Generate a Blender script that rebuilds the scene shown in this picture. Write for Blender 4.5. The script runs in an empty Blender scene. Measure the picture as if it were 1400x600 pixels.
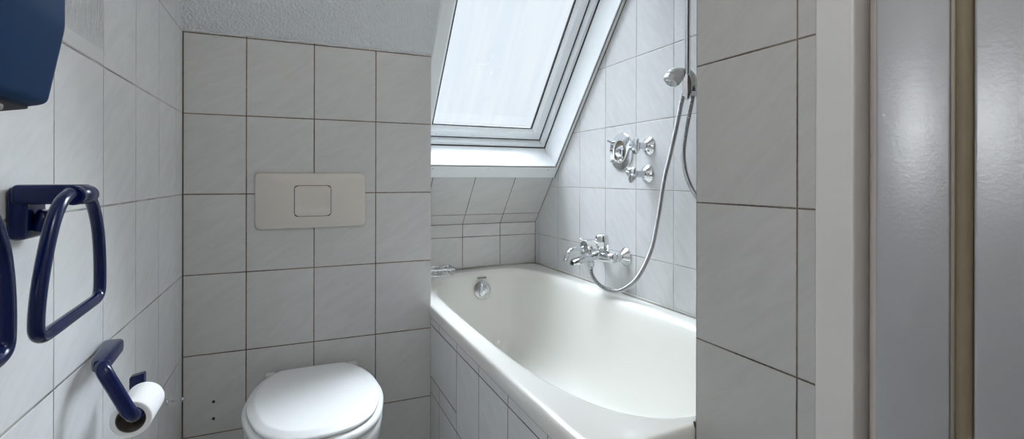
import bpy, bmesh, math, random
from mathutils import Vector, Matrix, Quaternion
random.seed(4)
C = bpy.context.scene.collection
PI = math.pi
V = Vector

# ------------------------------------------------------------------ camera
cam_d = bpy.data.cameras.new('camera'); cam = bpy.data.objects.new('camera', cam_d); C.objects.link(cam)
yaw, roll = math.radians(23.61), math.radians(0.109)
F = V((math.sin(yaw), math.cos(yaw), 0)); r0 = V((math.cos(yaw), -math.sin(yaw), 0)); u0 = V((0, 0, 1))
r1 = r0*math.cos(roll) + u0*math.sin(roll); u1 = -r0*math.sin(roll) + u0*math.cos(roll)
M = Matrix((r1, u1, -F)).transposed().to_4x4(); M.translation = (0, 0, 1.05)
cam.matrix_world = M
cam_d.sensor_width = 36; cam_d.lens = 36*685.2/1400; cam_d.shift_y = -(300-243.84)/1400
cam_d.clip_start = 0.02
bpy.context.scene.camera = cam

# ------------------------------------------------------------------ sky, exposure
sc = bpy.context.scene
sc.view_settings.view_transform = 'Standard'; sc.view_settings.look = 'None'
sc.view_settings.gamma = 1; sc.view_settings.use_curve_mapping = False
sc.view_settings.exposure = 0.0
w = bpy.data.worlds.new('overcast_sky'); sc.world = w; w.use_nodes = True
nt = w.node_tree; nt.nodes.clear()
out = nt.nodes.new('ShaderNodeOutputWorld'); bg = nt.nodes.new('ShaderNodeBackground')
tc = nt.nodes.new('ShaderNodeTexCoord'); sx = nt.nodes.new('ShaderNodeSeparateXYZ')
mr = nt.nodes.new('ShaderNodeMapRange'); mr.interpolation_type = 'SMOOTHSTEP'
mr.inputs['From Min'].default_value = 0.40; mr.inputs['From Max'].default_value = 0.95
SKY_LOW, SKY_HIGH = 0.99, 22.0
mr.inputs['To Min'].default_value = SKY_LOW; mr.inputs['To Max'].default_value = SKY_HIGH
bg.inputs['Color'].default_value = (0.85, 0.93, 1.0, 1)
nt.links.new(tc.outputs['Generated'], sx.inputs[0]); nt.links.new(sx.outputs['Z'], mr.inputs['Value'])
# brighter patch of thin cloud in front of the sun, high to the right
SUN_GLOW = 27.0
dp = nt.nodes.new('ShaderNodeVectorMath'); dp.operation = 'DOT_PRODUCT'; dp.inputs[1].default_value = (0.749, 0.398, 0.530)
mg = nt.nodes.new('ShaderNodeMapRange'); mg.interpolation_type = 'SMOOTHSTEP'
mg.inputs['From Min'].default_value = 0.868; mg.inputs['From Max'].default_value = 0.945; mg.inputs['To Max'].default_value = SUN_GLOW
ad = nt.nodes.new('ShaderNodeMath'); ad.operation = 'ADD'
nt.links.new(tc.outputs['Generated'], dp.inputs[0]); nt.links.new(dp.outputs['Value'], mg.inputs['Value'])
nt.links.new(mr.outputs[0], ad.inputs[0]); nt.links.new(mg.outputs[0], ad.inputs[1]); nt.links.new(ad.outputs[0], bg.inputs['Strength']); nt.links.new(bg.outputs[0], out.inputs['Surface'])
FILL_E = 22.0        # strength of the globe added as fill (see its builder)

# ------------------------------------------------------------------ measured places
XL, XE, D, D2, XS, XP = -0.311, 0.4665, 1.815, 2.393, 1.184, 0.683
ZK, SL = 0.82, 1.19                      # knee height at the far wall, roof slope
AL = math.atan(SL)
US = V((0, -math.cos(AL), math.sin(AL))) # up the roof slope
UN = V((0, -math.sin(AL), -math.cos(AL)))# from roof into the room
K0 = V((0, D2, ZK))
def RP(x, s, n): return K0 + US*s + UN*n + V((x, 0, 0))
CEIL = 2.36
YFRONT = -1.0
S_CEIL = (CEIL-ZK)/math.sin(AL)

# ------------------------------------------------------------------ material helpers
def setp(b, **k):
    for n, v in k.items():
        b.inputs[n.replace('_', ' ')].default_value = v
def mat(name, col, rough=0.5, metal=0.0, bump=None, coat=0.0, var=None, spec=0.5):
    m = bpy.data.materials.new(name); m.use_nodes = True; t = m.node_tree
    b = t.nodes['Principled BSDF']
    b.inputs['Base Color'].default_value = (*col, 1); b.inputs['Roughness'].default_value = rough
    b.inputs['Metallic'].default_value = metal; b.inputs['Coat Weight'].default_value = coat
    b.inputs['Coat Roughness'].default_value = 0.08
    b.inputs['Specular IOR Level'].default_value = spec
    if bump or var:
        tc = t.nodes.new('ShaderNodeTexCoord')
    if bump:
        sc_, st, ds = bump
        n = t.nodes.new('ShaderNodeTexNoise'); n.inputs['Scale'].default_value = sc_; n.inputs['Detail'].default_value = 4
        bp = t.nodes.new('ShaderNodeBump'); bp.inputs['Strength'].default_value = st; bp.inputs['Distance'].default_value = ds
        t.links.new(tc.outputs['Object'], n.inputs['Vector']); t.links.new(n.outputs['Fac'], bp.inputs['Height'])
        t.links.new(bp.outputs[0], b.inputs['Normal'])
    if var:
        sc_, amt = var
        n = t.nodes.new('ShaderNodeTexNoise'); n.inputs['Scale'].default_value = sc_; n.inputs['Detail'].default_value = 5
        mx = t.nodes.new('ShaderNodeMix'); mx.data_type = 'RGBA'
        mx.inputs['A'].default_value = (*[c*(1-amt) for c in col], 1); mx.inputs['B'].default_value = (*[min(1, c*(1+amt)) for c in col], 1)
        t.links.new(tc.outputs['Object'], n.inputs['Vector']); t.links.new(n.outputs['Fac'], mx.inputs['Factor'])
        t.links.new(mx.outputs['Result'], b.inputs['Base Color'])
    return m

def tile_mat(name, U, u_off, pu, W, v_off, pv, base=(0.64, 0.645, 0.645), grout=(0.16, 0.13, 0.105), gw=0.003, ang=0.55, rough=0.22):
    """glazed ceramic tiles laid on a grid; U, W = directions of the grid, offsets in metres"""
    m = bpy.data.materials.new(name); m.use_nodes = True; t = m.node_tree; N = t.nodes; L = t.links
    b = N['Principled BSDF']
    tc = N.new('ShaderNodeTexCoord')
    def math_(op, a, bb=None, c=None):
        n = N.new('ShaderNodeMath'); n.operation = op
        for i, v in enumerate((a, bb, c)):
            if v is None: continue
            if isinstance(v, (int, float)): n.inputs[i].default_value = v
            else: L.new(v, n.inputs[i])
        return n.outputs[0]
    def dot(vec):
        n = N.new('ShaderNodeVectorMath'); n.operation = 'DOT_PRODUCT'; n.inputs[1].default_value = vec
        L.new(tc.outputs['Object'], n.inputs[0]); return n.outputs['Value']
    u, v = dot(U), dot(W)
    us = math_('DIVIDE', math_('SUBTRACT', u, u_off), pu); vs = math_('DIVIDE', math_('SUBTRACT', v, v_off), pv)
    def dist(q, p):
        f = math_('FRACT', q); return math_('MULTIPLY', math_('MINIMUM', f, math_('SUBTRACT', 1.0, f)), p)
    d = math_('MINIMUM', dist(us, pu), dist(vs, pv))
    # slightly ragged joint
    nz = N.new('ShaderNodeTexNoise'); nz.inputs['Scale'].default_value = 120; L.new(tc.outputs['Object'], nz.inputs['Vector'])
    d2 = math_('ADD', d, math_('MULTIPLY', math_('SUBTRACT', nz.outputs['Fac'], 0.5), 0.0010))
    def mrange(v_, a, b_, c=0.0, e=1.0):
        n = N.new('ShaderNodeMapRange'); n.interpolation_type = 'SMOOTHSTEP'
        n.inputs['From Min'].default_value = a; n.inputs['From Max'].default_value = b_
        n.inputs['To Min'].default_value = c; n.inputs['To Max'].default_value = e
        L.new(v_, n.inputs['Value']); return n.outputs[0]
    tile = mrange(d2, gw*0.42, gw*0.62)
    # per tile tone
    cb = N.new('ShaderNodeCombineXYZ'); L.new(math_('FLOOR', us), cb.inputs[0]); L.new(math_('FLOOR', vs), cb.inputs[1])
    wn = N.new('ShaderNodeTexWhiteNoise'); L.new(cb.outputs[0], wn.inputs['Vector'])
    # fine diagonal marbling
    c_, s_ = math.cos(ang), math.sin(ang)
    a1 = math_('ADD', math_('MULTIPLY', u, c_), math_('MULTIPLY', v, s_)); a2 = math_('SUBTRACT', math_('MULTIPLY', v, c_), math_('MULTIPLY', u, s_))
    cv = N.new('ShaderNodeCombineXYZ'); L.new(math_('MULTIPLY', a1, 9), cv.inputs[0]); L.new(math_('MULTIPLY', a2, 42), cv.inputs[1])
    L.new(math_('MULTIPLY', wn.outputs['Value'], 20), cv.inputs[2])
    mz = N.new('ShaderNodeTexNoise'); mz.inputs['Scale'].default_value = 1.0; mz.inputs['Detail'].default_value = 6; mz.inputs['Roughness'].default_value = 0.6
    mz.inputs['Distortion'].default_value = 0.8
    L.new(cv.outputs[0], mz.inputs['Vector'])
    vein = mrange(mz.outputs['Fac'], 0.30, 0.75, 1.035, 0.955)
    k = math_('MULTIPLY', vein, math_('ADD', math_('MULTIPLY', wn.outputs['Value'], 0.03), 0.985))
    bc = N.new('ShaderNodeVectorMath'); bc.operation = 'SCALE'; bc.inputs[0].default_value = base; L.new(k, bc.inputs['Scale'])
    gn = N.new('ShaderNodeTexNoise'); gn.inputs['Scale'].default_value = 9; L.new(tc.outputs['Object'], gn.inputs['Vector'])
    gc = N.new('ShaderNodeVectorMath'); gc.operation = 'SCALE'; gc.inputs[0].default_value = grout
    L.new(mrange(gn.outputs['Fac'], 0.3, 0.7, 0.6, 1.5), gc.inputs['Scale'])
    mx = N.new('ShaderNodeMix'); mx.data_type = 'VECTOR'
    L.new(tile, mx.inputs['Factor']); L.new(gc.outputs[0], mx.inputs['A']); L.new(bc.outputs[0], mx.inputs['B'])
    L.new(mx.outputs['Result'], b.inputs['Base Color'])
    L.new(mrange(d2, gw*0.42, gw*0.62, 0.8, rough), b.inputs['Roughness'])
    b.inputs['Specular IOR Level'].default_value = 0.4
    # height: grout low, pillowed tile edge, faint glaze waviness
    wv = N.new('ShaderNodeTexNoise'); wv.inputs['Scale'].default_value = 28; L.new(tc.outputs['Object'], wv.inputs['Vector'])
    h = math_('ADD', math_('MULTIPLY', mrange(d, gw*0.4, gw*1.1), 1.0), math_('MULTIPLY', wv.outputs['Fac'], 0.10))
    h = math_('ADD', h, math_('MULTIPLY', mz.outputs['Fac'], 0.05))
    bp = N.new('ShaderNodeBump'); bp.inputs['Strength'].default_value = 0.6; bp.inputs['Distance'].default_value = 0.0012
    L.new(h, bp.inputs['Height']); L.new(bp.outputs[0], b.inputs['Normal'])
    return m

chrome = mat('chrome', (0.68, 0.69, 0.71), 0.06, 1.0)
chrome_soft = mat('worn_chrome', (0.62, 0.63, 0.64), 0.22, 1.0)
enamel = mat('bath_enamel', (0.83, 0.82, 0.775), 0.16, 0, coat=0.4)
ceramic = mat('white_ceramic', (0.84, 0.85, 0.85), 0.12, 0, coat=0.5)
seatp = mat('white_seat_plastic', (0.90, 0.915, 0.925), 0.32)
platep = mat('ivory_plastic', (0.66, 0.62, 0.57), 0.38, bump=(900, 0.15, 0.0003))
gap = mat('dark_gap', (0.03, 0.028, 0.025), 0.8)
navy = mat('navy_nylon', (0.001, 0.007, 0.062), 0.20, coat=0.05, spec=0.32)
boxblue = mat('blue_plastic_housing', (0.005, 0.034, 0.105), 0.48, bump=(60, 0.12, 0.0006), var=(14, 0.25), spec=0.07)
paper = mat('toilet_paper', (0.86, 0.86, 0.86), 0.95, bump=(220, 0.4, 0.0006))
card = mat('cardboard_core', (0.20, 0.17, 0.14), 0.9)
plaster = mat('textured_plaster', (0.73, 0.755, 0.77), 0.9, bump=(130, 1.0, 0.007), var=(60, 0.04))
paintw = mat('white_paint_plain', (0.74, 0.74, 0.73), 0.7)
winwhite = mat('white_window_lacquer', (0.86, 0.885, 0.90), 0.35, bump=(30, 0.08, 0.0006), var=(25, 0.03))
gasket = mat('black_gasket', (0.02, 0.02, 0.022), 0.5)
doorcream = mat('cream_door_lining', (0.70, 0.675, 0.645), 0.55, bump=(70, 0.1, 0.0004), var=(9, 0.03))
mouldcream = mat('beige_moulding', (0.60, 0.53, 0.475), 0.5)
greygloss = mat('grey_gloss_paint', (0.40, 0.40, 0.405), 0.30, 0.5, bump=(190, 0.22, 0.0010), var=(18, 0.06))
brownseal = mat('brown_rubber_seal', (0.215, 0.172, 0.108), 0.5, var=(30, 0.12))
silicone = mat('silicone', (0.60, 0.59, 0.55), 0.5)
dirt = mat('dark_caulk', (0.10, 0.075, 0.05), 0.8, var=(60, 0.5))
plasticw = mat('off_white_shower_plastic', (0.66, 0.68, 0.66), 0.3)
fillglow = bpy.data.materials.new('fill_globe_glow'); fillglow.use_nodes = True
lb = fillglow.node_tree.nodes['Principled BSDF']; lb.inputs['Base Color'].default_value = (0.9, 0.88, 0.84, 1)
lb.inputs['Emission Color'].default_value = (1, 0.965, 0.92, 1); lb.inputs['Emission Strength'].default_value = FILL_E
highlightglow = fillglow.copy(); highlightglow.name = 'highlight_tube_glow'; highlightglow.node_tree.nodes['Principled BSDF'].inputs['Emission Strength'].default_value = 17.0; highlightglow.node_tree.nodes['Principled BSDF'].inputs['Emission Color'].default_value = (0.92, 0.96, 1, 1)
# window pane: clear thin pane
pane_m = bpy.data.materials.new('window_pane_glass'); pane_m.use_nodes = True; t = pane_m.node_tree; t.nodes.clear()
o_ = t.nodes.new('ShaderNodeOutputMaterial'); mxs = t.nodes.new('ShaderNodeMixShader'); tr = t.nodes.new('ShaderNodeBsdfTransparent')
gl = t.nodes.new('ShaderNodeBsdfGlossy'); gl.inputs['Roughness'].default_value = 0.02; fr = t.nodes.new('ShaderNodeFresnel'); fr.inputs[0].default_value = 1.35
tcc = t.nodes.new('ShaderNodeTexCoord'); mp = t.nodes.new('ShaderNodeMapping'); mp.inputs['Scale'].default_value = (22, 1.5, 1.5)
nz = t.nodes.new('ShaderNodeTexNoise'); nz.inputs['Scale'].default_value = 1.0; nz.inputs['Detail'].default_value = 5
cr = t.nodes.new('ShaderNodeValToRGB'); cr.color_ramp.elements[0].position = 0.35; cr.color_ramp.elements[0].color = (0.975, 0.985, 0.995, 1)
cr.color_ramp.elements[1].position = 0.6; cr.color_ramp.elements[1].color = (1, 1, 1, 1)
t.links.new(tcc.outputs['Object'], mp.inputs[0]); t.links.new(mp.outputs[0], nz.inputs['Vector']); t.links.new(nz.outputs['Fac'], cr.inputs[0]); t.links.new(cr.outputs[0], tr.inputs[0])
t.links.new(fr.outputs[0], mxs.inputs[0]); t.links.new(tr.outputs[0], mxs.inputs[1]); t.links.new(gl.outputs[0], mxs.inputs[2]); t.links.new(mxs.outputs[0], o_.inputs[0])

X_, Y_, Z_ = (1, 0, 0), (0, 1, 0), (0, 0, 1)
T = 0.2025
brown_g = (0.15, 0.102, 0.075); grey_g = (0.30, 0.29, 0.275)  # same grout; the lighter grey paints in grazing light on left and shower walls
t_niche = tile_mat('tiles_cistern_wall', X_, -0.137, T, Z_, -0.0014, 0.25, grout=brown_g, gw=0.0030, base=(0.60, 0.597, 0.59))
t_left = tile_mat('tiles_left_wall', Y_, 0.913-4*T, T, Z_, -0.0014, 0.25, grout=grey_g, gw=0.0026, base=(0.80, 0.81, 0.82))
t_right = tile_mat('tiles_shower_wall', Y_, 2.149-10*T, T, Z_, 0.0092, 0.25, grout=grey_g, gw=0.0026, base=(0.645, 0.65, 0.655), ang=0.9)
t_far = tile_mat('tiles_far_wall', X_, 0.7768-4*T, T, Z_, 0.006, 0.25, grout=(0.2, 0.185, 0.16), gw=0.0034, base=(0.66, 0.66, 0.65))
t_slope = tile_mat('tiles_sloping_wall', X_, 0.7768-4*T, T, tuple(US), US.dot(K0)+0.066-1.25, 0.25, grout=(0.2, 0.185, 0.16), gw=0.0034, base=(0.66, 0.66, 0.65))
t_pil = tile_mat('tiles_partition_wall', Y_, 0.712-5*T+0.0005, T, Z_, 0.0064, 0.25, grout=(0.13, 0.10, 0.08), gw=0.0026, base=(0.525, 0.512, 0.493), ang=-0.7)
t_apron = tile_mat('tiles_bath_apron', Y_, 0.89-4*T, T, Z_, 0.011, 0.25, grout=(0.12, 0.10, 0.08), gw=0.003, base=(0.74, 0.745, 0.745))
t_floor = tile_mat('tiles_floor', X_, 0.03, 0.2, Y_, 0.03, 0.2, base=(0.55, 0.55, 0.545), grout=(0.2, 0.2, 0.19), rough=0.35)

# ------------------------------------------------------------------ mesh helpers
def add_box(bm, lo, hi, bev=0.0, seg=2):
    vs = [bm.verts.new((x, y, z)) for x in (lo[0], hi[0]) for y in (lo[1], hi[1]) for z in (lo[2], hi[2])]
    fs = [(0,1,3,2),(4,6,7,5),(0,4,5,1),(2,3,7,6),(0,2,6,4),(1,5,7,3)]
    faces = [bm.faces.new([vs[i] for i in f]) for f in fs]
    if bev > 0:
        es = set(e for f in faces for e in f.edges)
        bmesh.ops.bevel(bm, geom=list(es), offset=bev, segments=seg, profile=0.5, affect='EDGES', clamp_overlap=True)
def add_roofbox(bm, x0, x1, s0, s1, n0, n1, bev=0.0):
    """box laid along the roof slope: x, s up the slope, n into the room"""
    vs = [bm.verts.new(RP(x, s, n)) for x in (x0, x1) for s in (s0, s1) for n in (n0, n1)]
    fs = [(0,1,3,2),(4,6,7,5),(0,4,5,1),(2,3,7,6),(0,2,6,4),(1,5,7,3)]
    faces = [bm.faces.new([vs[i] for i in f]) for f in fs]
    if bev > 0:
        bmesh.ops.bevel(bm, geom=list(set(e for f in faces for e in f.edges)), offset=bev, segments=2, profile=0.5, affect='EDGES', clamp_overlap=True)
def add_loft(bm, rings, cap0=True, cap1=True, closed=True):
    R = [[bm.verts.new(p) for p in r] for r in rings]
    n = len(R[0])
    for a, b in zip(R, R[1:]):
        for i in range(n if closed else n-1):
            j = (i+1) % n
            bm.faces.new((a[i], a[j], b[j], b[i]))
    if cap0: bm.faces.new(list(reversed(R[0])))
    if cap1: bm.faces.new(R[-1])
    return R
def frame(axis):
    a = V(axis).normalized(); h = V((0, 0, 1)) if abs(a.z) < 0.9 else V((1, 0, 0))
    e1 = a.cross(h).normalized(); e2 = a.cross(e1).normalized(); return a, e1, e2
def add_lathe(bm, prof, org, axis, n=32, sx=1.0, sy=1.0, cap0=True, cap1=True, lobes=None):
    a, e1, e2 = frame(axis); org = V(org); rings = []
    for r, h in prof:
        rg = []
        for i in range(n):
            th = 2*PI*i/n; rr = max(r, 1e-4)
            if lobes: rr *= 1 + lobes[1]*math.cos(lobes[0]*th+lobes[2])
            rg.append(org + a*h + e1*(rr*math.cos(th)*sx) + e2*(rr*math.sin(th)*sy))
        rings.append(rg)
    add_loft(bm, rings, cap0, cap1)
def smooth_path(pts, sub=8, closed=False):
    P = [V(p) for p in pts]; n = len(P); outp = []
    rng = range(n) if closed else range(n-1)
    for i in rng:
        p1, p2 = P[i], P[(i+1) % n]
        p0 = P[(i-1) % n] if closed or i > 0 else p1*2-p2
        p3 = P[(i+2) % n] if closed or i < n-2 else p2*2-p1
        for k in range(sub):
            t = k/sub
            outp.append(0.5*((2*p1)+(-p0+p2)*t+(2*p0-5*p1+4*p2-p3)*t*t+(-p0+3*p1-3*p2+p3)*t**3))
    if not closed: outp.append(P[-1])
    return outp
def resample(P, step):
    out_, acc = [P[0]], 0.0
    for a, b in zip(P, P[1:]):
        L = (b-a).length
        while acc+L >= step:
            t = (step-acc)/L; a = a.lerp(b, t); out_.append(a); L = (b-a).length; acc = 0
        acc += L
    return out_
def add_tube(bm, P, r, n=14, closed=False, radf=None):
    P = [V(p) for p in P]; m = len(P); rings = []
    tg = []
    for i in range(m):
        if closed: d = P[(i+1) % m]-P[i-1]
        else: d = P[min(i+1, m-1)]-P[max(i-1, 0)]
        tg.append(d.normalized())
    _, e1, _ = frame(tg[0])
    for i in range(m):
        e1 = (e1 - tg[i]*e1.dot(tg[i])).normalized(); e2 = tg[i].cross(e1)
        rr = radf(i) if radf else r
        rings.append([P[i]+e1*(rr*math.cos(2*PI*k/n))+e2*(rr*math.sin(2*PI*k/n)) for k in range(n)])
    if closed:
        # align seam: find best offset
        R = [[bm.verts.new(p) for p in rg] for rg in rings]
        off = min(range(n), key=lambda o: sum((rings[-1][i]-rings[0][(i+o) % n]).length for i in range(n)))
        for a, b in zip(R, R[1:]):
            for i in range(n): bm.faces.new((a[i], a[(i+1) % n], b[(i+1) % n], b[i]))
        for i in range(n): bm.faces.new((R[-1][i], R[-1][(i+1) % n], R[0][(i+1+off) % n], R[0][(i+off) % n]))
    else: add_loft(bm, rings)
def round_poly(pts, r, seg=5):
    """round the corners of a closed 2-D polygon"""
    o = []; n = len(pts)
    for i in range(n):
        p0, p1, p2 = V(pts[i-1]), V(pts[i]), V(pts[(i+1) % n])
        a = (p0-p1).normalized(); b = (p2-p1).normalized()
        rr = min(r, (p0-p1).length*0.49, (p2-p1).length*0.49)
        s, e = p1+a*rr, p1+b*rr
        for k in range(seg+1):
            t = k/seg; o.append(s*(1-t)**2+p1*2*t*(1-t)+e*t*t)
    return o
def add_prism(bm, poly, f, h0, h1, bev=0.0):
    """poly in 2-D, f(u,v,h)->3-D"""
    c = sum((V(p) for p in poly), V((0, 0)))/len(poly)
    def ins(k): return [V(p)+(c-V(p)).normalized()*k for p in poly]
    rg = []
    sgn = 1 if h1 > h0 else -1
    if bev: rg.append([f(*p, h0) for p in ins(0)]); rg += [[f(*p, h1-sgn*bev) for p in ins(0)], [f(*p, h1-sgn*bev*0.3) for p in ins(bev*0.3)], [f(*p, h1) for p in ins(bev)]]
    else: rg = [[f(*p, h0) for p in poly], [f(*p, h1) for p in poly]]
    add_loft(bm, rg)
def obj(name, bm, m, parent=None, smooth=False, auto=None):
    bmesh.ops.recalc_face_normals(bm, faces=bm.faces[:])
    me = bpy.data.meshes.new(name); bm.to_mesh(me); bm.free()
    o = bpy.data.objects.new(name, me); C.objects.link(o); me.materials.append(m)
    if smooth or auto:
        for p in me.polygons: p.use_smooth = True
        if auto: me.set_sharp_from_angle(angle=math.radians(auto))
    if parent:
        o.parent = parent
        if parent.type == 'EMPTY' or True:
            pw = parent_world(parent)
            o.matrix_parent_inverse = pw.inverted()
    return o
def parent_world(p):
    m = p.matrix_basis.copy()
    if p.parent: m = parent_world(p.parent) @ p.matrix_parent_inverse @ m
    return m
def NB(): return bmesh.new()
def thing(name, label, cat, loc, group=None):
    o = bpy.data.objects.new(name, None); C.objects.link(o); o.location = loc; o.empty_display_size = 0.05
    o['label'] = label; o['category'] = cat
    if group: o['group'] = group
    return o
def tag(o, label, cat, group=None):
    o['label'] = label; o['category'] = cat
    if group: o['group'] = group
    return o
def struct(name, bm, m, parent=None, label=None, **k):
    o = obj(name, bm, m, parent, **k)
    if not parent: o['kind'] = 'structure'
    if label: o['label'] = label
    return o
def sbox(name, lo, hi, m, label=None, parent=None):
    bm = NB(); add_box(bm, lo, hi); return struct(name, bm, m, parent, label)

# ------------------------------------------------------------------ the room
sbox('floor', (-0.45, YFRONT-0.1, -0.1), (1.3, 2.5, 0), t_floor)
YR = D2-(CEIL+0.02-ZK)/SL
def gable(name, x0, x1, y0, m):
    # side wall whose top follows the roof slope
    bm = NB(); pr = [(y0, 0), (D2+0.1, 0), (D2+0.1, ZK-0.05), (YR, CEIL+0.05), (y0, CEIL+0.05)]
    add_loft(bm, [[V((x, y, z)) for y, z in pr] for x in (x0, x1)]); return struct(name, bm, m)
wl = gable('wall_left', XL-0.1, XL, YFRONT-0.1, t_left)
# cistern casing, cut by the roof slope
ytop = lambda z: D2-(z-ZK)/SL
bm = NB()
prof = [(D, 0), (D2+0.02, 0), (D2+0.02, ZK-0.02), (D, ZK+(D2-D)*SL+0.003)]
add_loft(bm, [[V((x, y, z)) for y, z in prof] for x in (XL, XE)])
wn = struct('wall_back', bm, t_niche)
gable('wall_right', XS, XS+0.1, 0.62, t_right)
sbox('wall_far', (XE-0.02, D2, 0), (XS+0.02, D2+0.1, ZK), t_far)
# the tiled slope under the window
WS0, WS1 = 0.315, 1.62     # window casing along the slope
bm = NB()
rg = []
add_roofbox(bm, XE-0.02, XS+0.02, 0, WS0+0.045, -0.2, 0); struct('wall_slope', bm, t_slope)
# plaster ceiling: slope over the toilet, slope above the window, level part
bm = NB()
add_roofbox(bm, XL-0.02, XE, 0.1, S_CEIL+0.12, -0.2, 0)
add_roofbox(bm, XE, XS+0.02, WS1-0.045, S_CEIL+0.12, -0.2, 0)
yc = ytop(CEIL)
add_box(bm, (XL-0.1, YFRONT-0.1, CEIL), (1.3, yc+0.05, CEIL+0.1))
ceil = struct('ceiling', bm, plaster)
# partition wall ends at the bath; behind the camera the room goes on
TRIM0 = 0.482
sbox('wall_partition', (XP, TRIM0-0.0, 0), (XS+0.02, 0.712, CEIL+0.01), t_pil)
sbox('wall_entrance', (XP, YFRONT-0.1, 0), (XP+0.1, -0.34, CEIL+0.01), paintw)
sbox('wall_lintel', (XP, -0.34, 2.06), (XP+0.1, TRIM0, CEIL+0.01), paintw)
sbox('wall_front', (XL-0.02, YFRONT-0.1, 0), (XP+0.02, YFRONT, CEIL+0.01), paintw)

# dark silicone joint in the niche corner and tile-edge strip against the ceiling
bm = NB(); add_tube(bm, [(XL+0.0012, D-0.0012, 0.01), (XL+0.0012, D-0.0012, 1.50)], 0.0022, 8); struct('trim_1', bm, dirt)
bm = NB(); add_tube(bm, [(XE+0.0015, D+0.004, 0.01), (XE+0.0015, D+0.004, 0.56)], 0.0025, 8); struct('trim_2', bm, dirt)
bm = NB(); zt = ZK+(D2-D)*SL
P = [V((x, D-0.001, zt-0.003+0.0015*math.sin(x*37)+0.001*math.sin(x*91))) for x in [XL+0.01+i*0.0125 for i in range(61)]]
add_tube(bm, P, 0.0028, 6); struct('trim_3', bm, plaster, smooth=True)
bm = NB(); add_tube(bm, [(XE+0.001, D2-0.0003, ZK+0.0005), (XS-0.0005, D2-0.0003, ZK+0.0005)], 0.0017, 8); struct('trim_5', bm, dirt)
# bath / wall silicone
bm = NB(); add_tube(bm, [(XE+0.02, D2-0.002, 0.598), (XS-0.004, D2-0.003, 0.607), (XS-0.003, D2-0.02, 0.607), (XS-0.003, 0.74, 0.607)], 0.004, 8); struct('trim_4', bm, silicone, smooth=True)

# two drill holes in the lower left tile
for z in (0.348, 0.295):
    bm = NB(); add_lathe(bm, [(0.0045, 0), (0.0045, 0.0008)], (-0.227, D-0.0007, z), (0, 1, 0), 16); obj('drill_hole', bm, gap, wn)

# relief tiles with a pressed reed pattern
def relief_mat(name, scale, strength):
    m = bpy.data.materials.new(name); m.use_nodes = True; t = m.node_tree; N = t.nodes; L = t.links; b = N['Principled BSDF']
    b.inputs['Base Color'].default_value = (0.76, 0.77, 0.78, 1); b.inputs['Roughness'].default_value = 0.25
    tc = N.new('ShaderNodeTexCoord'); mp = N.new('ShaderNodeMapping'); mp.inputs['Scale'].default_value = scale; mp.inputs['Rotation'].default_value = (0.14, 0, 0)
    nz = N.new('ShaderNodeTexNoise'); nz.inputs['Scale'].default_value = 1.0; nz.inputs['Detail'].default_value = 3; nz.inputs['Distortion'].default_value = 2.2
    sx = N.new('ShaderNodeSeparateXYZ'); mz = N.new('ShaderNodeMapRange'); mz.inputs['From Min'].default_value = 1.275; mz.inputs['From Max'].default_value = 1.31
    mu = N.new('ShaderNodeMath'); mu.operation = 'MULTIPLY'
    bp = N.new('ShaderNodeBump'); bp.inputs['Strength'].default_value = strength; bp.inputs['Distance'].default_value = 0.012
    L.new(tc.outputs['Object'], mp.inputs[0]); L.new(mp.outputs[0], nz.inputs['Vector']); L.new(tc.outputs['Object'], sx.inputs[0]); L.new(sx.outputs['Z'], mz.inputs['Value'])
    L.new(nz.outputs['Fac'], mu.inputs[0]); L.new(mz.outputs[0], mu.inputs[1]); L.new(mu.outputs[0], bp.inputs['Height']); L.new(bp.outputs[0], b.inputs['Normal'])
    return m
rel = relief_mat('relief_glaze', (1, 75, 16), 1.0)
bm = NB(); add_box(bm, (XL-0.002, 0.913+0.0025, 1.2486+0.0025), (XL+0.0008, 0.913+T-0.0025, 1.4986-0.0025), 0.0006)
obj('relief_tile', bm, rel, wl)['label'] = 'tile with a raised grass pattern'
rel2 = relief_mat('relief_glaze_faint', (1, 110, 30), 0.45)
bm = NB(); ya = 2.149-4*T
wr = bpy.data.objects['wall_right']
add_box(bm, (XS-0.0008, ya-T+0.0025, 1.5092+0.0025), (XS+0.002, ya-0.0025, 1.7592-0.0025), 0.0006)
obj('relief_tile', bm, rel2, wr)['label'] = 'tile with a faint raised pattern'

# ------------------------------------------------------------------ skylight
win = bpy.data.objects.new('window_1', None); C.objects.link(win); win.location = RP(0.82, 0.9, -0.1); win['kind'] = 'structure'
win['label'] = 'white framed skylight in the sloping roof above the bath'
XW0, XW1 = XE+0.002, XS-0.001
# flat casing trims on the roof face
bm = NB()
add_roofbox(bm, XW0, XW1, WS0, WS0+0.066, -0.006, 0.012, 0.002)
add_roofbox(bm, XW0, XW0+0.044, WS0+0.066, WS1, -0.006, 0.012, 0.002)
add_roofbox(bm, XW0, XW1, WS1-0.05, WS1, -0.006, 0.012, 0.002)
add_roofbox(bm, XW1-0.017, XW1, WS0+0.066, WS1-0.05, -0.006, 0.012, 0.001)
obj('casing_trim', bm, winwhite, win)
LX0, LX1, LS0, LS1 = XW0+0.040, XS-0.021, WS0+0.070, WS1-0.055
bm = NB()   # lining boards of the reveal
add_roofbox(bm, LX1, LX1+0.018, LS0-0.005, LS1+0.01, -0.135, 0.006, 0.001)
add_roofbox(bm, LX0-0.018, LX0, LS0-0.005, LS1+0.01, -0.135, 0.006, 0.001)
add_roofbox(bm, LX0, LX1, LS0-0.018, LS0, -0.135, 0.008, 0.001)
add_roofbox(bm, LX0, LX1, LS1, LS1+0.018, -0.135, 0.006, 0.001)
obj('lining', bm, winwhite, win)
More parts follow.
